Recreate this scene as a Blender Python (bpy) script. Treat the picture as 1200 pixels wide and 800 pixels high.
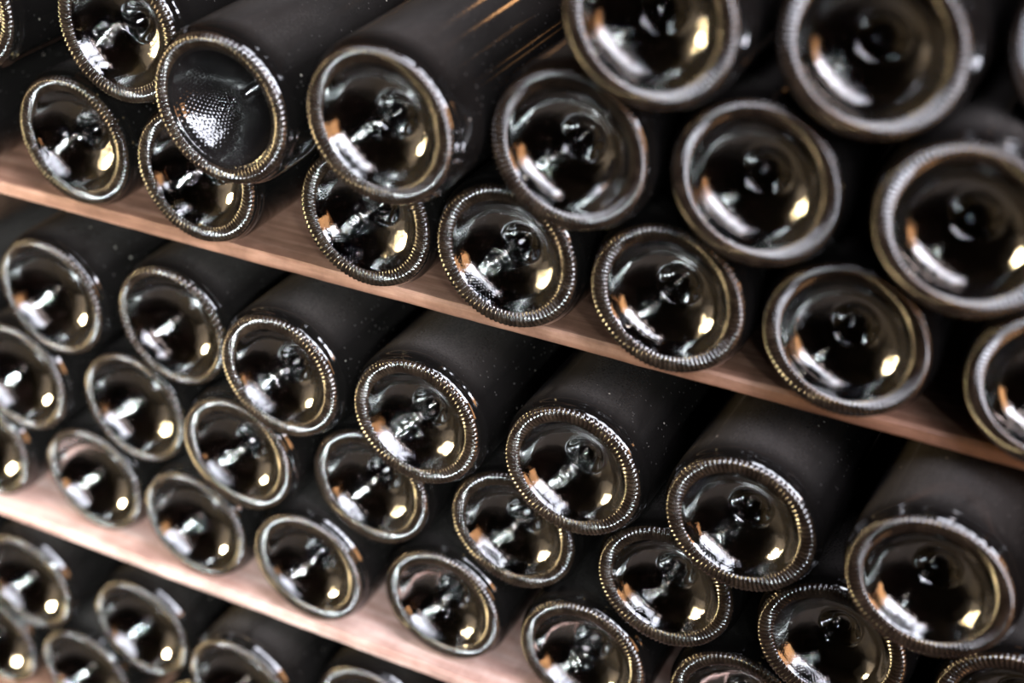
import bpy, bmesh, math, random
from mathutils import Vector, Matrix

for o in list(bpy.data.objects):
    bpy.data.objects.remove(o, do_unlink=True)
SC = bpy.context.scene
COL = SC.collection
PI = math.pi
Z0 = 1.05                                  # height of the rack's middle bottle row above the cellar floor

# ------------------------------------------------------------------ camera
FPX = 1848.55                              # focal length in pixels of the 1200 px wide frame
YAW, PITCH, ROLL = math.radians(27.826), math.radians(-31.575), math.radians(0.1707)
CAM = Vector((0.27140, -0.57926, 0.46838 + Z0))
cd = bpy.data.cameras.new('camera')
cam = bpy.data.objects.new('camera', cd)
COL.objects.link(cam)
cd.sensor_fit = 'HORIZONTAL'
cd.sensor_width = 36.0
cd.lens = FPX * 36.0 / 1200.0
cd.clip_start = 0.02
Rz = Matrix.Rotation(YAW, 3, 'Z'); Rx = Matrix.Rotation(PITCH, 3, 'X'); Ry = Matrix.Rotation(ROLL, 3, 'Y')
Mw = Rz @ Rx @ Ry                          # columns: right, forward, up
right, fwd, up = Mw.col[0], Mw.col[1], Mw.col[2]
cam.matrix_world = Matrix(((right.x, up.x, -fwd.x, CAM.x), (right.y, up.y, -fwd.y, CAM.y),
                           (right.z, up.z, -fwd.z, CAM.z), (0, 0, 0, 1)))
cd.dof.use_dof = True
cd.dof.focus_distance = 0.79
cd.dof.aperture_fstop = cd.lens / 16.5
cd.dof.aperture_blades = 0
SC.camera = cam

# ------------------------------------------------------------------ view, world
vs = SC.view_settings
vs.view_transform = 'Standard'; vs.look = 'None'; vs.gamma = 1.0; vs.use_curve_mapping = False
vs.exposure = 0.25
world = bpy.data.worlds.new('cellar_dark'); SC.world = world; world.use_nodes = True
world.node_tree.nodes['Background'].inputs[0].default_value = (0.5, 0.55, 0.65, 1)
world.node_tree.nodes['Background'].inputs[1].default_value = 0.0


# ------------------------------------------------------------------ lights
def area(name, loc, target, sx, sy, power, col, spread=180):
    ld = bpy.data.lights.new(name, 'AREA'); ld.shape = 'RECTANGLE'; ld.size = sx; ld.size_y = sy
    ld.energy = power; ld.color = col; ld.spread = math.radians(spread)
    o = bpy.data.objects.new(name, ld); COL.objects.link(o)
    loc = Vector((loc[0], loc[1], loc[2] + Z0)); o.location = loc
    d = Vector((target[0], target[1], target[2] + Z0)) - loc
    o.rotation_euler = d.to_track_quat('-Z', 'Y').to_euler()
    return o
def point(name, loc, rad, power, col):
    ld = bpy.data.lights.new(name, 'POINT'); ld.shadow_soft_size = rad; ld.energy = power; ld.color = col
    o = bpy.data.objects.new(name, ld); COL.objects.link(o); o.location = (loc[0], loc[1], loc[2] + Z0); return o
VAULT = [(71, 27, 1.25), (64, 38, 1.3), (56, 50, 1.0), (46, 62, .8), (20, 74, .8)]   # azimuth, elevation, strength of the daylight panes that climb the vault
for az, el, k_ in VAULT:
    az, el = math.radians(az), math.radians(el)
    d_ = Vector((math.sin(az) * math.cos(el), -math.cos(az) * math.cos(el), math.sin(el))) * 1.42
    area('vault_light', d_, (0, 0, .05), .38, .25, 9.0 * k_, (.86, .88, 1.0))
for q in range(6):                          # stepped row of small daylight panes beside the cellar stair, aimed down at the lower bottles
    f_ = q / 5.0
    area('stair_light', (.05 + 1.25 * f_, -2.4 + .75 * f_, .02 + 1.13 * f_), (-.42, 0, -.16), .10, .12, .66, (.86, .97, 1.0), 24)
area('amber_wall_glow', (1.6, -.35, .32), (0, 0, .1), .34, .8, 9, (1.0, .50, .22))  # area light added in place of an orange-lit wooden wall on the right

# ------------------------------------------------------------------ helpers
def mesh_obj(name, me, mat, parent=None):
    o = bpy.data.objects.new(name, me)
    COL.objects.link(o)
    if mat and not me.materials: me.materials.append(mat)
    if parent: o.parent = parent
    return o
def tag(o, label, cat, group=None, kind=None):
    o['label'] = label
    if cat: o['category'] = cat
    if group: o['group'] = group
    if kind: o['kind'] = kind
    return o
def struct(name, me, mat):
    o = mesh_obj(name, me, mat); o['kind'] = 'structure'; return o

def lathe(name, prof, nseg, disp=None, close_end=False):
    """Surface of revolution about +Y. prof: (radius, y) in mm, base first; disp(i, phi) -> (dr, dy) in mm."""
    vs_, fs = [], []
    n = len(prof)
    for i, (r, y) in enumerate(prof):
        for k in range(nseg):
            ph = 2 * PI * k / nseg
            dr, dy = disp(i, ph) if disp else (0, 0)
            vs_.append(((r + dr) * math.cos(ph) * .001, (y + dy) * .001, (r + dr) * math.sin(ph) * .001))
    for i in range(n - 1):
        for k in range(nseg):
            k2 = (k + 1) % nseg
            fs.append((i * nseg + k, (i + 1) * nseg + k, (i + 1) * nseg + k2, i * nseg + k2))
    if close_end:
        vs_.append((0, prof[-1][1] * .001, 0)); c = len(vs_) - 1; b = (n - 1) * nseg
        for k in range(nseg): fs.append((b + k, c, b + (k + 1) % nseg))
    me = bpy.data.meshes.new(name); me.from_pydata(vs_, [], fs)
    for p in me.polygons: p.use_smooth = True
    me.update(); return me

def spline(pts, per=4):
    """Catmull-Rom through the profile points."""
    out = []
    P = [pts[0]] + list(pts) + [pts[-1]]
    for i in range(1, len(P) - 2):
        p0, p1, p2, p3 = P[i - 1], P[i], P[i + 1], P[i + 2]
        for s in range(per):
            t = s / per
            out.append(tuple(.5 * (2 * p1[d] + (p2[d] - p0[d]) * t + (2 * p0[d] - 5 * p1[d] + 4 * p2[d] - p3[d]) * t * t
                                   + (3 * p1[d] - p0[d] - 3 * p2[d] + p3[d]) * t ** 3) for d in (0, 1)))
    out.append(pts[-1]); return out

def box_me(name, x0, x1, y0, y1, z0, z1, bevel=0.0):
    bm = bmesh.new(); bmesh.ops.create_cube(bm, size=1)
    for v in bm.verts:
        v.co = Vector((x0 + (v.co.x + .5) * (x1 - x0), y0 + (v.co.y + .5) * (y1 - y0), z0 + (v.co.z + .5) * (z1 - z0)))
    if bevel: bmesh.ops.bevel(bm, geom=bm.edges[:], offset=bevel, segments=2, affect='EDGES', profile=.6)
    me = bpy.data.meshes.new(name); bm.to_mesh(me); bm.free(); return me

# ------------------------------------------------------------------ materials
class NT:
    def __init__(s, name):
        s.m = bpy.data.materials.new(name); s.m.use_nodes = True; s.t = s.m.node_tree
        s.b = s.t.nodes['Principled BSDF']
    def n(s, kind, **kw):
        nd = s.t.nodes.new(kind)
        for k, v in kw.items():
            if k.startswith('i_'):
                key = k[2:]; nd.inputs[int(key) if key.isdigit() else key.replace('_', ' ')].default_value = v
            else: setattr(nd, k, v)
        return nd
    def l(s, a, b): s.t.links.new(a, b)
    def math(s, op, a, b=None, c=None, clamp=False):
        nd = s.t.nodes.new('ShaderNodeMath'); nd.operation = op; nd.use_clamp = clamp
        for i, v in enumerate((a, b, c)):
            if v is None: continue
            if isinstance(v, (int, float)): nd.inputs[i].default_value = v
            else: s.l(v, nd.inputs[i])
        return nd.outputs[0]
    def ramp(s, fac, stops):
        r = s.t.nodes.new('ShaderNodeValToRGB'); e = r.color_ramp.elements
        while len(e) < len(stops): e.new(.5)
        for q, (p, c) in zip(e, stops): q.position = p; q.color = c if len(c) == 4 else (*c, 1)
        s.l(fac, r.inputs[0]); return r.outputs[0]
    def mix(s, fac, a, b):
        nd = s.t.nodes.new('ShaderNodeMix'); nd.data_type = 'RGBA'
        if isinstance(fac, float): nd.inputs[0].default_value = fac
        else: s.l(fac, nd.inputs[0])
        for i, v in ((6, a), (7, b)):
            if isinstance(v, tuple): nd.inputs[i].default_value = (*v, 1) if len(v) == 3 else v
            else: s.l(v, nd.inputs[i])
        return nd.outputs[2]

GLASS = (0.0035, 0.003, 0.0028)
def polar(t):
    """object-space radius (mm), angle about the bottle axis and noise coordinates shifted for every bottle"""
    tc = t.n('ShaderNodeTexCoord'); sp = t.n('ShaderNodeSeparateXYZ'); t.l(tc.outputs['Object'], sp.inputs[0])
    r = t.math('MULTIPLY', t.math('SQRT', t.math('ADD', t.math('MULTIPLY', sp.outputs[0], sp.outputs[0]), t.math('MULTIPLY', sp.outputs[2], sp.outputs[2]))), 1000)
    a = t.math('ARCTAN2', sp.outputs[2], sp.outputs[0])
    oi = t.n('ShaderNodeObjectInfo')
    va = t.n('ShaderNodeVectorMath', operation='ADD'); t.l(tc.outputs['Object'], va.inputs[0])
    cx = t.n('ShaderNodeCombineXYZ'); t.l(t.math('MULTIPLY', oi.outputs['Random'], 37), cx.inputs[0]); t.l(t.math('MULTIPLY', oi.outputs['Random'], 11), cx.inputs[1])
    t.l(cx.outputs[0], va.inputs[1])
    return r, a, va.outputs[0], oi.outputs['Random'], sp

def punt_material(name, stipple, na, kr, clear=1.0):
    t = NT(name); r, a, co, rnd, sp = polar(t)
    t.b.inputs['IOR'].default_value = 1.52; t.b.inputs['Transmission Weight'].default_value = clear
    n1 = t.n('ShaderNodeTexNoise', i_Scale=60.0, i_Detail=4.0); t.l(co, n1.inputs['Vector'])
    # faint film of dust on the moulded glass
    t.l(t.mix(t.ramp(n1.outputs[0], [(.45, (0, 0, 0)), (.8, (.35, .35, .35))]), *(((.27, .215, .18), (.20, .17, .15)) if clear > .5 else ((.006, .005, .005), (.020, .017, .016)))), t.b.inputs['Base Color'])
    t.l(t.ramp(n1.outputs[0], [(.3, (.02, .02, .02)), (.75, (.09, .09, .09))]), t.b.inputs['Roughness'])
    # moulded stipple: rows of little dots on the punt, plus hammered unevenness
    s1 = t.math('SINE', t.math('MULTIPLY', a, na)); s2 = t.math('SINE', t.math('MULTIPLY', r, kr))
    dots = t.math('MAXIMUM', t.math('MULTIPLY', s1, s2), 0.0)
    n2 = t.n('ShaderNodeTexNoise', i_Scale=420.0, i_Detail=2.0); t.l(co, n2.inputs['Vector'])
    n3 = t.n('ShaderNodeTexNoise', i_Scale=38.0, i_Detail=2.0); t.l(co, n3.inputs['Vector'])
    patch = t.ramp(n3.outputs[0], [(.42, (0.25, .25, .25)), (.62, (1, 1, 1))])
    h = t.math('ADD', t.math('MULTIPLY', t.math('MULTIPLY', dots, patch), stipple), t.math('ADD', t.math('MULTIPLY', n2.outputs[0], .5), t.math('MULTIPLY', n3.outputs[0], 3.0)))
    h = t.math('MULTIPLY', h, t.ramp(t.math('MULTIPLY', r, .02), [(.19, (.12, .12, .12)), (.27, (1, 1, 1))]))
    bp = t.n('ShaderNodeBump', i_Strength=.7, i_Distance=.00014 if stipple < .9 else .00022); t.l(h, bp.inputs['Height']); t.l(bp.outputs[0], t.b.inputs['Normal'])
    return t.m
def ring_material(name, spec):
    t = NT(name); r, a, co, rnd, sp = polar(t)
    t.b.inputs['IOR'].default_value = 1.58; t.b.inputs['Specular IOR Level'].default_value = spec
    n1 = t.n('ShaderNodeTexNoise', i_Scale=150.0, i_Detail=3.0); t.l(co, n1.inputs['Vector'])
    t.l(t.mix(t.ramp(n1.outputs[0], [(.4, (0, 0, 0)), (.75, (.5, .5, .5))]), (.011, .0068, .0048), (.052, .034, .022)), t.b.inputs['Base Color'])
    t.l(t.ramp(n1.outputs[0], [(.3, (.09, .09, .09)), (.75, (.20, .20, .20))]), t.b.inputs['Roughness'])
    return t.m
def body_material():
    t = NT('dusty_glass'); r, a, co, rnd, sp = polar(t)
    t.b.inputs['IOR'].default_value = 1.52
    mp = t.n('ShaderNodeMapping'); mp.inputs['Scale'].default_value = (22, 9, 22); t.l(co, mp.inputs[0])
    n1 = t.n('ShaderNodeTexNoise', i_Scale=1.0, i_Detail=5.0, i_Roughness=.6, i_Distortion=.4); t.l(mp.outputs[0], n1.inputs['Vector'])
    n2 = t.n('ShaderNodeTexNoise', i_Scale=900.0, i_Detail=2.0); t.l(co, n2.inputs['Vector'])
    vo = t.n('ShaderNodeTexVoronoi', i_Scale=260.0); t.l(co, vo.inputs['Vector'])
    film = t.ramp(n1.outputs[0], [(.33, (0.04, .04, .04)), (.42, (.5, .5, .5)), (.72, (1, 1, 1))])
    grain = t.ramp(n2.outputs[0], [(.3, (.6, .6, .6)), (.7, (1, 1, 1))])
    heel = t.ramp(t.math('MULTIPLY', sp.outputs[1], 20.0), [(.12, (0, 0, 0)), (.32, (1, 1, 1))])   # the rounded heel stays clean: bottles are handled there
    geo = t.n('ShaderNodeNewGeometry'); dt = t.n('ShaderNodeVectorMath', operation='DOT_PRODUCT'); dt.inputs[1].default_value = (-.42, 0, .907)
    t.l(geo.outputs['Normal'], dt.inputs[0])
    lies = t.ramp(dt.outputs['Value'], [(.10, (.06, .06, .06)), (.92, (1, 1, 1))])           # dust has settled on the upper side of the lying bottle
    dust = t.math('MULTIPLY', t.math('MULTIPLY', t.math('MULTIPLY', film, grain), lies), heel)
    speck = t.math('MULTIPLY', t.math('LESS_THAN', vo.outputs['Distance'], .13), .6)
    d = t.math('MAXIMUM', dust, t.math('MULTIPLY', speck, heel))
    v2 = t.n('ShaderNodeTexVoronoi', i_Scale=95.0); t.l(co, v2.inputs['Vector'])
    crumb = t.math('MULTIPLY', t.math('LESS_THAN', v2.outputs['Distance'], .055), heel)      # scattered pale crumbs of grit
    t.l(t.mix(crumb, t.mix(d, GLASS, (.060, .053, .049)), (.24, .21, .18)), t.b.inputs['Base Color'])
    t.l(t.math('ADD', t.math('MULTIPLY', d, .09), .05), t.b.inputs['Roughness'])
    t.l(t.math('SUBTRACT', .5, t.math('MULTIPLY', d, .30)), t.b.inputs['Specular IOR Level'])
    bp = t.n('ShaderNodeBump', i_Strength=.25, i_Distance=.00008); t.l(n2.outputs[0], bp.inputs['Height']); t.l(bp.outputs[0], t.b.inputs['Normal'])
    return t.m
def wine_material():
    t = NT('dark_wine'); r, a, co, rnd, sp = polar(t)
    t.b.inputs['Base Color'].default_value = (.004, .0028, .0026, 1); t.b.inputs['IOR'].default_value = 1.5
    n1 = t.n('ShaderNodeTexNoise', i_Scale=70.0, i_Detail=3.0); t.l(co, n1.inputs['Vector'])
    t.b.inputs['Roughness'].default_value = .06
    bp = t.n('ShaderNodeBump', i_Strength=.4, i_Distance=.0003); t.l(n1.outputs[0], bp.inputs['Height']); t.l(bp.outputs[0], t.b.inputs['Normal'])
    return t.m
def wood_material(name, c0, c1, c2):
    t = NT(name); tc = t.n('ShaderNodeTexCoord')
    mp = t.n('ShaderNodeMapping'); mp.inputs['Scale'].default_value = (7, 120, 120); t.l(tc.outputs['Object'], mp.inputs[0])
    n1 = t.n('ShaderNodeTexNoise', i_Scale=1.0, i_Detail=6.0, i_Roughness=.6, i_Distortion=.6); t.l(mp.outputs[0], n1.inputs['Vector'])
    n2 = t.n('ShaderNodeTexNoise', i_Scale=30.0, i_Detail=6.0, i_Roughness=.65); t.l(tc.outputs['Object'], n2.inputs['Vector'])
    g = t.ramp(n1.outputs[0], [(.34, c0), (.5, c1), (.66, c2)])
    t.l(t.mix(t.ramp(n2.outputs[0], [(.42, (0, 0, 0)), (.66, (.7, .7, .7))]), g, tuple(x * .62 for x in c0)), t.b.inputs['Base Color'])
    t.b.inputs['Roughness'].default_value = .55
    bp = t.n('ShaderNodeBump', i_Strength=.35, i_Distance=.0006); t.l(n1.outputs[0], bp.inputs['Height']); t.l(bp.outputs[0], t.b.inputs['Normal'])
    return t.m
def plaster_material(name, c, scale=3.0):
    t = NT(name); tc = t.n('ShaderNodeTexCoord')
    n1 = t.n('ShaderNodeTexNoise', i_Scale=scale, i_Detail=8.0, i_Roughness=.65); t.l(tc.outputs['Object'], n1.inputs['Vector'])
    t.l(t.ramp(n1.outputs[0], [(.3, tuple(x * .6 for x in c)), (.7, c)]), t.b.inputs['Base Color'])
    t.b.inputs['Roughness'].default_value = .9
    bp = t.n('ShaderNodeBump', i_Strength=.6, i_Distance=.01); t.l(n1.outputs[0], bp.inputs['Height']); t.l(bp.outputs[0], t.b.inputs['Normal'])
    return t.m
M_PUNT = punt_material('moulded_glass', .45, 96.0, 5.2)
M_CONE = punt_material('stippled_glass', 1.0, 60.0, 3.6, 0.0)
M_WINE = wine_material(); M_RING = ring_material('knurled_glass', .66); M_THIN = ring_material('fine_knurled_glass', .5); M_BODY = body_material()
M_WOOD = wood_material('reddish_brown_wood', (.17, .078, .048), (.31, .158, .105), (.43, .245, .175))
M_WOOD_LIT = wood_material('reddish_wood_lit', (.34, .18, .145), (.50, .31, .262), (.62, .45, .40))  # the reddish wood again, with the bright light on the lower plank painted in
M_POST = wood_material('dark_post_wood', (.05, .028, .018), (.09, .05, .033), (.14, .08, .05))
M_CORK = plaster_material('cork', (.45, .30, .18), 300.0)
M_WALL = plaster_material('cellar_stone', (.045, .038, .033)); M_FLOOR = plaster_material('cellar_floor', (.022, .018, .015), 5.0)
M_LIME = plaster_material('limewash', (.42, .39, .36)); M_CEIL = plaster_material('cellar_vault', (.04, .034, .028))

# ------------------------------------------------------------------ setting
X0, X1, Y0, Y1, ZT = -3.0, 2.6, -3.0, 1.9, Z0 + 1.42
struct('floor', box_me('floor', X0, X1, Y0, Y1, -.1, 0), M_FLOOR)
struct('wall_back', box_me('wall_back', X0, X1, Y1, Y1 + .1, 0, ZT), M_WALL)
struct('wall_front', box_me('wall_front', X0, X1, Y0 - .1, Y0, 0, ZT), M_WALL)
struct('wall_left', box_me('wall_left', X0 - .1, X0, Y0, Y1, 0, ZT), M_LIME)
struct('wall_right', box_me('wall_right', X1, X1 + .1, Y0, Y1, 0, ZT), M_WALL)
struct('ceiling', box_me('ceiling', X0, X1, Y0, Y1, ZT, ZT + .1), M_CEIL)
for n_, lo in enumerate([o for o in SC.objects if o.name.startswith('vault_light')]):      # wooden frame round every vault pane
    bm = bmesh.new()
    for (x0, x1, y0, y1) in ((-.21, .21, -.143, -.126), (-.21, .21, .126, .143), (-.21, -.192, -.126, .126), (.192, .21, -.126, .126)):
        r_ = bmesh.ops.create_cube(bm, size=1)
        for v in r_['verts']: v.co = Vector((x0 + (v.co.x + .5) * (x1 - x0), y0 + (v.co.y + .5) * (y1 - y0), -.01 + (v.co.z + .5) * .03))
    me = bpy.data.meshes.new('window'); bm.to_mesh(me); bm.free()
    w = struct('window_%d' % (n_ + 1), me, M_POST); w.location = lo.location; w.rotation_euler = lo.rotation_euler

R = 40.35e-3
Z1, ZC, ZE = .1107, -.1358, -.310
ys, ys2 = .0126, .0049
XL, XR = -.585, .345
def shelf(label, ztop, yfront, mat, seed, t=.008, yback=.31):
    """a sawn plank: slightly wavy, worn front arris"""
    rnd = random.Random(seed); n = 120; vs_, fs = [], []
    wob = [0, 0, 0]
    for i in range(n + 1):
        x = XL + (XR - XL) * i / n
        wob = [.86 * w + rnd.uniform(-1, 1) * .00022 for w in wob]
        c = .0012 + abs(wob[2]) * .8
        prof = [(yfront + wob[0] + c, t + .0), (yfront + wob[0], t - c), (yfront + wob[0] + .0002, .0009 + wob[1] * .4), (yfront + wob[0] + .0009, wob[1] * .4),
                (yback, 0), (yback, t)]
        vs_ += [(x, y, z) for y, z in prof]
    m = 6
    for i in range(n):
        for k in range(m):
            k2 = (k + 1) % m
            fs.append((i * m + k, i * m + k2, (i + 1) * m + k2, (i + 1) * m + k))
    fs.append(tuple(range(m - 1, -1, -1))); fs.append(tuple(n * m + k for k in range(m)))
    me = bpy.data.meshes.new('shelf_board'); me.from_pydata(vs_, [], fs); me.update()
    o = mesh_obj('shelf_board', me, mat); o.location = (0, 0, Z0 + ztop - t - .0002)
    return tag(o, label, 'shelf')
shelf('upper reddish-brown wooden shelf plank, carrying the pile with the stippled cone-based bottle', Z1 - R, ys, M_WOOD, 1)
shelf('lower wooden shelf plank, made pale pinkish by light painted into its wood, carrying the three-row middle pile', ZC - R, ys2, M_WOOD_LIT, 2)
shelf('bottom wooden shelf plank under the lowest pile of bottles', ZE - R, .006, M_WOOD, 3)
shelf('narrow unseen plank added above the topmost row to shade the bottle bodies', .343, .012, M_WOOD, 4, yback=.165)  # extra plank out of view, added to shade the upper bottle bodies
for x0, lab in ((XL - .022, 'dark wooden rack side board at the blurred end of the planks'), (XR, 'dark wooden rack side board beside the bottles nearest the amber wall glow')):
    o = mesh_obj('rack_side_board', box_me('rack_side_board', 0, .022, .004, .312, 0, Z0 + .36, .002), M_POST)
    o.location = (x0, 0, 0); tag(o, lab, 'rack', 'side boards of the rack')

# ------------------------------------------------------------------ lamps
def glow(name, col, strength):
    t = NT(name); t.b.inputs['Base Color'].default_value = (*col, 1)
    t.b.inputs['Emission Color'].default_value = (*col, 1); t.b.inputs['Emission Strength'].default_value = strength
    return t.m
M_WARM = glow('warm_globe', (1.0, .76, .40), 120.0); M_AMBER = glow('amber_globe', (1.0, .50, .20), 13.0)
def pendant(loc, rad, mat, label, group=None):
    e = bpy.data.objects.new('pendant_lamp', None); COL.objects.link(e); e.location = (loc[0], loc[1], loc[2] + Z0); e.empty_display_size = .05
    tag(e, label, 'lamp', group)
    def turn(name, prof, m):
        me = lathe(name, prof, 32, close_end=True)
        for v in me.vertices: v.co = Vector((v.co.x, -v.co.z, v.co.y))
        mesh_obj(name, me, m, e)
    k = rad * 1000
    turn('globe', [(max(.5, k * math.sin(PI * (1 - i / 16))), -k * math.cos(PI * i / 16)) for i in range(15)], mat)
    turn('socket', [(k * .38, k * .85), (k * .42, k * 1.05), (k * .36, k * 1.5), (6, k * 1.65)], M_POST)
    turn('cord', [(3, k * 1.6), (3, (1.42 - loc[2]) * 1000)], M_POST)
    return e
pendant((-1.5, -.42, .16), .125, M_WARM, 'warm white globe lamp hanging low beside the end of the rack')
for x, w_ in ((-.24, 'the stippled cone-based bottle'), (.12, 'the topmost row of bottles')):
    pendant((x, 1.15, .92), .032, M_AMBER, 'small amber globe lamp hanging behind the rack, above ' + w_, 'amber lamps behind the rack')

# ------------------------------------------------------------------ bottles
NK = 88
def knurl_prof(r_in, r_out):
    pts = [(r_out + 1.1, 2.3), (r_out + .2, .75), (r_out - 1.1, .05), ((r_in + r_out) / 2 + .4, -.2), (r_in + 1.6, .35), (r_in + .4, 1.0), (r_in - .5, 1.9)]
    return spline(pts, 4)
def ring_mesh(name, r_in, r_out, amp, nk):
    pr = knurl_prof(r_in, r_out); n = len(pr)
    nor = []
    for i in range(n):
        a, b = pr[max(0, i - 1)], pr[min(n - 1, i + 1)]
        dx, dy = b[0] - a[0], b[1] - a[1]; L = math.hypot(dx, dy) or 1
        nor.append((-dy / L, dx / L) if False else (dy / L * -1, dx / L))
    def disp(i, ph):
        s = i / (n - 1); w = math.sin(PI * s) ** .55 if 0 < s < 1 else 0
        k = .5 + .5 * math.cos(nk * ph + 1.6 * s)
        h = amp * w * (k ** .7 - .62)
        nx, ny = nor[i]
        if ny > 0: nx, ny = -nx, -ny                 # outwards is towards -y
        return nx * h, ny * h
    return lathe(name, pr, nk * 6, disp), pr
def make_kind(r_in, r_out, amp, punt_pts, punt_mat, ring_mat, nk=NK):
    ring, pr = ring_mesh('knurled_ring', r_in, r_out, amp, nk)
    a, b = pr[0], pr[-1]
    body = spline([a, (a[0] + .75, 3.5), (a[0] + 1.3, 5.3), (39.95, 7.8), (40.25, 11), (40.35, 15)], 4) + \
        [(40.35, y) for y in (25, 60, 110, 160, 186)] + \
        spline([(40.3, 190), (39.2, 200), (35.5, 211), (29.5, 221), (22, 231), (16.5, 240), (14.6, 250), (14.2, 262)], 3) + \
        [(14.0, 285), (14.0, 287), (15.2, 287.6), (15.2, 293.6), (14.4, 294.5), (9.6, 294.5), (9.4, 290)]
    bme = lathe('body', body, 96)
    pme = lathe('punt', spline([b] + punt_pts, 4), 128, close_end=True)
    cme = lathe('cork', [(9.3, 270), (9.3, 293.4), (8.8, 294)], 24, close_end=True)
    pp = [(max(r_ - .4, .05), y_ + (5.2 if r_ < 24 else 5.0)) for r_, y_ in reversed(punt_pts)]
    pp = [q for q in pp if q[0] < 29]
    wme = lathe('wine', spline(pp + [(max(pp[-1][0] + 1.5, 31.2), 6.9), (33.4, 6.3), (35.3, 7.4), (36.7, 10.4), (37.3, 15)], 3) + [(37.3, 100), (37.3, 184), (30, 214), (12, 240), (10, 262)], 96, close_end=True)
    wme.materials.append(M_WINE)
    for me, m in ((ring, ring_mat), (bme, M_BODY), (pme, punt_mat), (cme, M_CORK)): me.materials.append(m)
    return {'body': bme, 'knurled_ring': ring, 'punt': pme, 'wine': wme, 'cork': cme}
DOME = [(28.3, 3.2), (27.3, 5.0), (26.0, 7.1), (24.6, 9.0), (22.9, 10.7), (20, 12.9), (16, 15.0), (12.8, 16.1), (11.2, 16.8), (10.0, 18.0), (8.7, 19.9), (7.3, 22.0), (5.6, 23.9), (3.6, 25.2), (1.8, 25.8), (.05, 25.9)]
CONE = [(28.6, 2.5), (27.6, 4.6), (26.2, 7.5), (22.5, 13.0), (18, 19.0), (13, 25.3), (8.5, 30.6), (5, 34.0), (2.2, 35.6), (.05, 36.0)]
BOWL = [(31.4, 3.6), (30.2, 6.2), (28.4, 9.4), (25, 13.4), (20.6, 16.8), (15.6, 19.4), (10.8, 21.0), (6, 21.9), (2.5, 22.2), (.05, 22.3)]
KIND = {
    'dome': make_kind(29.6, 36.3, 1.15, DOME, M_PUNT, M_RING),
    'cone': make_kind(30.8, 36.3, .9, CONE, M_CONE, M_RING),
    'bowl': make_kind(32.6, 36.5, 1.7, BOWL, M_PUNT, M_THIN, 66),
}
POS = {
    '1_1': (-0.3097, 0.0075, 0.1107),
    '1_2': (-0.2233, 0.0025, 0.1107),
    '1_3': (-0.1193, 0.0027, 0.1107),
    '1_4': (-0.0384, -0.0006, 0.1107),
    '1_5': (0.0449, -0.0028, 0.1107),
    '1_6': (0.1275, -0.0005, 0.1107),
    '1_7': (0.2167, -0.0004, 0.1107),
    '2_1': (-0.2503, -0.0113, 0.1898),
    '2_2': (-0.1678, -0.0404, 0.1758),
    '2_3': (-0.0794, -0.0421, 0.1858),
    '2_4': (0.0015, -0.0184, 0.1812),
    '2_5': (0.0849, -0.0131, 0.1815),
    '2_6': (0.1740, -0.0194, 0.1839),
    '2_0': (-0.3688, -0.0000, 0.1818),
    '3_2': (0.0422, -0.0313, 0.2512),
    '3_3': (0.1277, -0.0182, 0.2503),
    '3_4': (0.2121, -0.0000, 0.2560),
    'A1': (-0.3493, 0.0087, 0.0011),
    'A2': (-0.2609, 0.0110, 0.0043),
    'A3': (-0.1765, -0.0041, 0.0040),
    'A4': (-0.0899, -0.0050, 0.0022),
    'A5': (0.0000, -0.0040, -0.0000),
    'A6': (0.0912, -0.0111, 0.0044),
    'A7': (0.1840, -0.0258, 0.0140),
    'B1': (-0.3913, 0.0099, -0.0682),
    'B2': (-0.3014, 0.0138, -0.0658),
    'B3': (-0.2176, 0.0030, -0.0658),
    'B4': (-0.1328, 0.0128, -0.0665),
    'B5': (-0.0444, 0.0166, -0.0678),
    'B6': (0.0484, 0.0084, -0.0649),
    'B7': (0.1391, 0.0003, -0.0609),
    'B8': (0.2277, -0.0000, -0.0671),
    'C1': (-0.4357, 0.0105, -0.1358),
    'C2': (-0.3459, 0.0150, -0.1358),
    'C3': (-0.2603, 0.0074, -0.1358),
    'C4': (-0.1757, 0.0050, -0.1358),
    'C5': (-0.0884, 0.0127, -0.1358),
    'C6': (0.0015, 0.0108, -0.1358),
    'C7': (0.0907, 0.0131, -0.1358),
    'D1': (-0.4108, 0.0005, -0.2355),
    'D2': (-0.3149, 0.0036, -0.2404),
    'D3': (-0.2245, -0.0120, -0.2403),
    'E1': (-0.3770, 0.0060, -0.3100),
    'D4': (-0.1390, 0.0050, -0.2395),
    '1_0': (-0.4110, 0.0040, 0.1107),
    '1_8': (0.3005, 0.0030, 0.1107),
    '2_7': (0.2620, -0.0040, 0.1840),
    'C0': (-0.5220, 0.0060, -0.1358),
    'B0': (-0.4810, 0.0040, -0.0655),
    'C8': (0.1835, 0.0080, -0.1358),
    'C9': (0.2745, 0.0040, -0.1358),
    'D0': (-0.4980, 0.0040, -0.2385),
    'E0': (-0.4600, 0.0040, -0.3100),
    'E2': (-0.2700, 0.0040, -0.3100),
    'E3': (-0.1820, 0.0060, -0.3100),
    'E4': (-0.0960, 0.0030, -0.3100),
}
def bottle(kind, loc, label, group, spin, tilt=(0, 0)):
    e = bpy.data.objects.new('wine_bottle', None); COL.objects.link(e)
    e.empty_display_size = .02
    e.location = (loc[0], loc[1], loc[2] + Z0)
    e.rotation_euler = (tilt[0], spin, tilt[1])
    tag(e, label, 'bottle', group)
    for part in ('body', 'knurled_ring', 'punt', 'wine', 'cork'):
        mesh_obj(part, KIND[kind][part], None, e)
    return e
JUT = 'the furthest-jutting bottle'
ORD = ['', 'first', 'second', 'third', 'fourth', 'fifth', 'sixth', 'seventh']
CONE_L = 'the stippled cone-based bottle'
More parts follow.
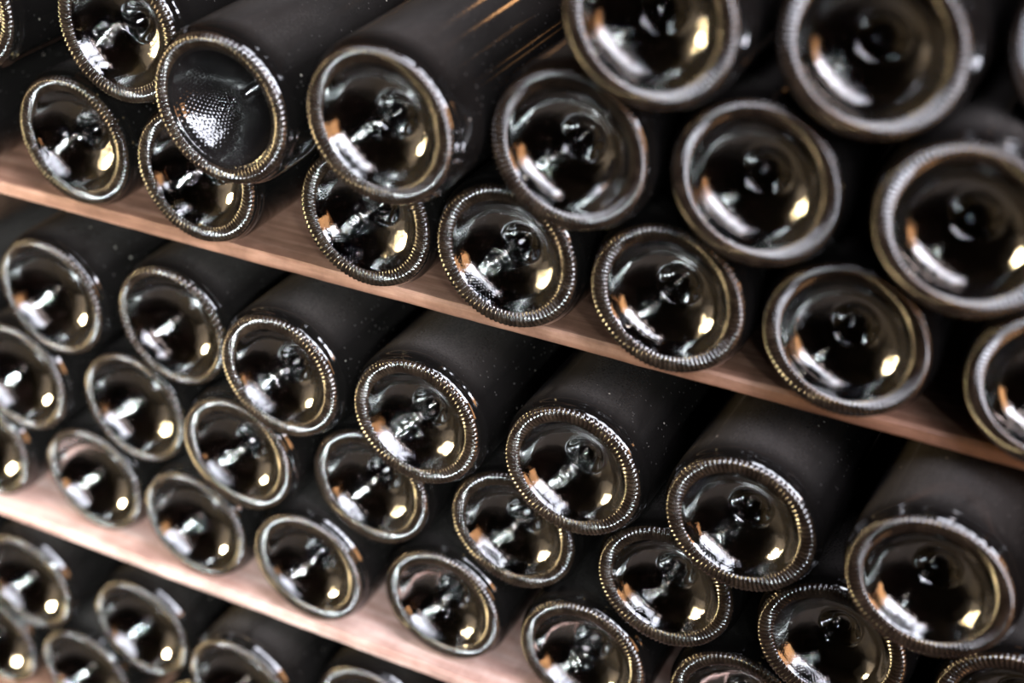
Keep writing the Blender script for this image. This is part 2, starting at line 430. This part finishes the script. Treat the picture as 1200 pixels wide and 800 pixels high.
LABEL = {
    '2_2': 'dusty bottle jutting out over the upper plank, with a deep stippled cone in its base',
    '2_3': 'bottle jutting out beside ' + CONE_L + ', its rim beaded with amber dots',
    '2_1': 'bottle set back beside ' + CONE_L + ', partly covered by its rim',
    '2_0': 'bottle second from ' + CONE_L + ', only a sliver of its rim showing',
    '2_4': 'bottle in the row of ' + CONE_L + ', second along past the amber-beaded one',
    '2_5': 'bottle in the row of ' + CONE_L + ', third along past the amber-beaded one',
    '2_6': 'bottle in the row of ' + CONE_L + ', fourth along past the amber-beaded one',
    '2_7': 'bottle in the row of ' + CONE_L + ', fifth along past the amber-beaded one',
    '1_2': 'bottle on the upper plank half covered by ' + CONE_L + ' above it',
    '1_1': 'bottle on the upper plank with its whole gold-rimmed base clear, below the set-back bottle',
    '1_0': 'bottle on the upper plank at the end, beyond the gold-rimmed one',
    '1_3': 'bottle on the upper plank, top of its base hidden by the amber-beaded jutting bottle',
    '3_2': 'bottle in the topmost row, first from ' + CONE_L,
    '3_3': 'bottle in the topmost row, second from ' + CONE_L,
    '3_4': 'bottle in the topmost row, third from ' + CONE_L,
    'A7': 'furthest-jutting bottle of the middle pile, at the end of its top row',
    'B8': 'middle-row bottle of the middle pile, below ' + JUT + ' on its outer side',
    'B1': 'middle-row bottle of the middle pile, at the blurred end away from ' + JUT,
    'B0': 'middle-row bottle beyond the blurred end one of the middle pile',
    'C0': 'bottle on the pale lower plank, last at the blurred end',
    'C1': 'bottle on the pale lower plank, cut by the blurred end of the middle pile',
    'C8': 'bottle on the pale lower plank straight below ' + JUT,
    'C9': 'bottle on the pale lower plank, one past ' + JUT,
    'D1': 'top-row bottle of the lowest pile, third from the one just peeping under the pale plank',
    'D2': 'top-row bottle of the lowest pile, second from the one just peeping under the pale plank',
    'D3': 'top-row bottle of the lowest pile, next to the one just peeping under the pale plank',
    'D4': 'top-row bottle of the lowest pile, just peeping out under the pale plank',
    'E1': 'bottle of the lowest pile tucked beneath its third and fourth top-row bottles',
    'E0': 'bottle in the bottom row of the lowest pile, at the blurred end',
    'D0': 'bottle in the top row of the lowest pile, last at the blurred end',
}
for k_ in (4, 5, 6, 7, 8):
    LABEL['1_%d' % k_] = 'bottle on the upper plank, %s past the one under the amber-beaded jutting bottle' % ORD[k_ - 3]
for k_ in range(1, 7):
    LABEL['A%d' % k_] = 'top-row bottle of the middle pile, %s from %s' % (ORD[7 - k_], JUT)
    if k_ > 1: LABEL['C%d' % (k_ + 1)] = 'bottle on the pale lower plank below the top-row bottle %s from %s' % (ORD[7 - k_], JUT)
LABEL['C2'] = 'bottle on the pale lower plank below the top-row bottle sixth from ' + JUT
LABEL['B7'] = 'middle-row bottle of the middle pile tucked under ' + JUT + ' and its neighbour'
for k_ in range(2, 7):
    LABEL['B%d' % k_] = 'middle-row bottle tucked under the top-row bottles %s and %s from %s' % (ORD[7 - k_], ORD[8 - k_], JUT)
LABEL['E2'] = 'bottle on the bottom plank, first past the one tucked beneath the third and fourth'
LABEL['E3'] = 'bottle on the bottom plank, second past the one tucked beneath the third and fourth'
LABEL['E4'] = 'bottle on the bottom plank, third past the one tucked beneath the third and fourth'
GROUP = {'1': 'bottles lying on the upper plank', '2': 'second row of the upper pile', '3': 'topmost row of the upper pile', 'A': 'top row of the middle pile',
         'B': 'middle row of the middle pile', 'C': 'bottles lying on the pale lower plank', 'D': 'top row of the lowest pile', 'E': 'bottles lying on the bottom plank'}
random.seed(5)
for k, p in POS.items():
    kind = 'cone' if k == '2_2' else ('bowl' if k in ('A1', 'A2', 'B0', 'B1', 'B2', 'C0', 'C1', 'C2', 'C3', 'D0', 'D1', 'D2', 'D3', 'E1', 'E0') else 'dome')
    bottle(kind, p, LABEL[k], GROUP[k[0]], random.uniform(0, 2 * PI))
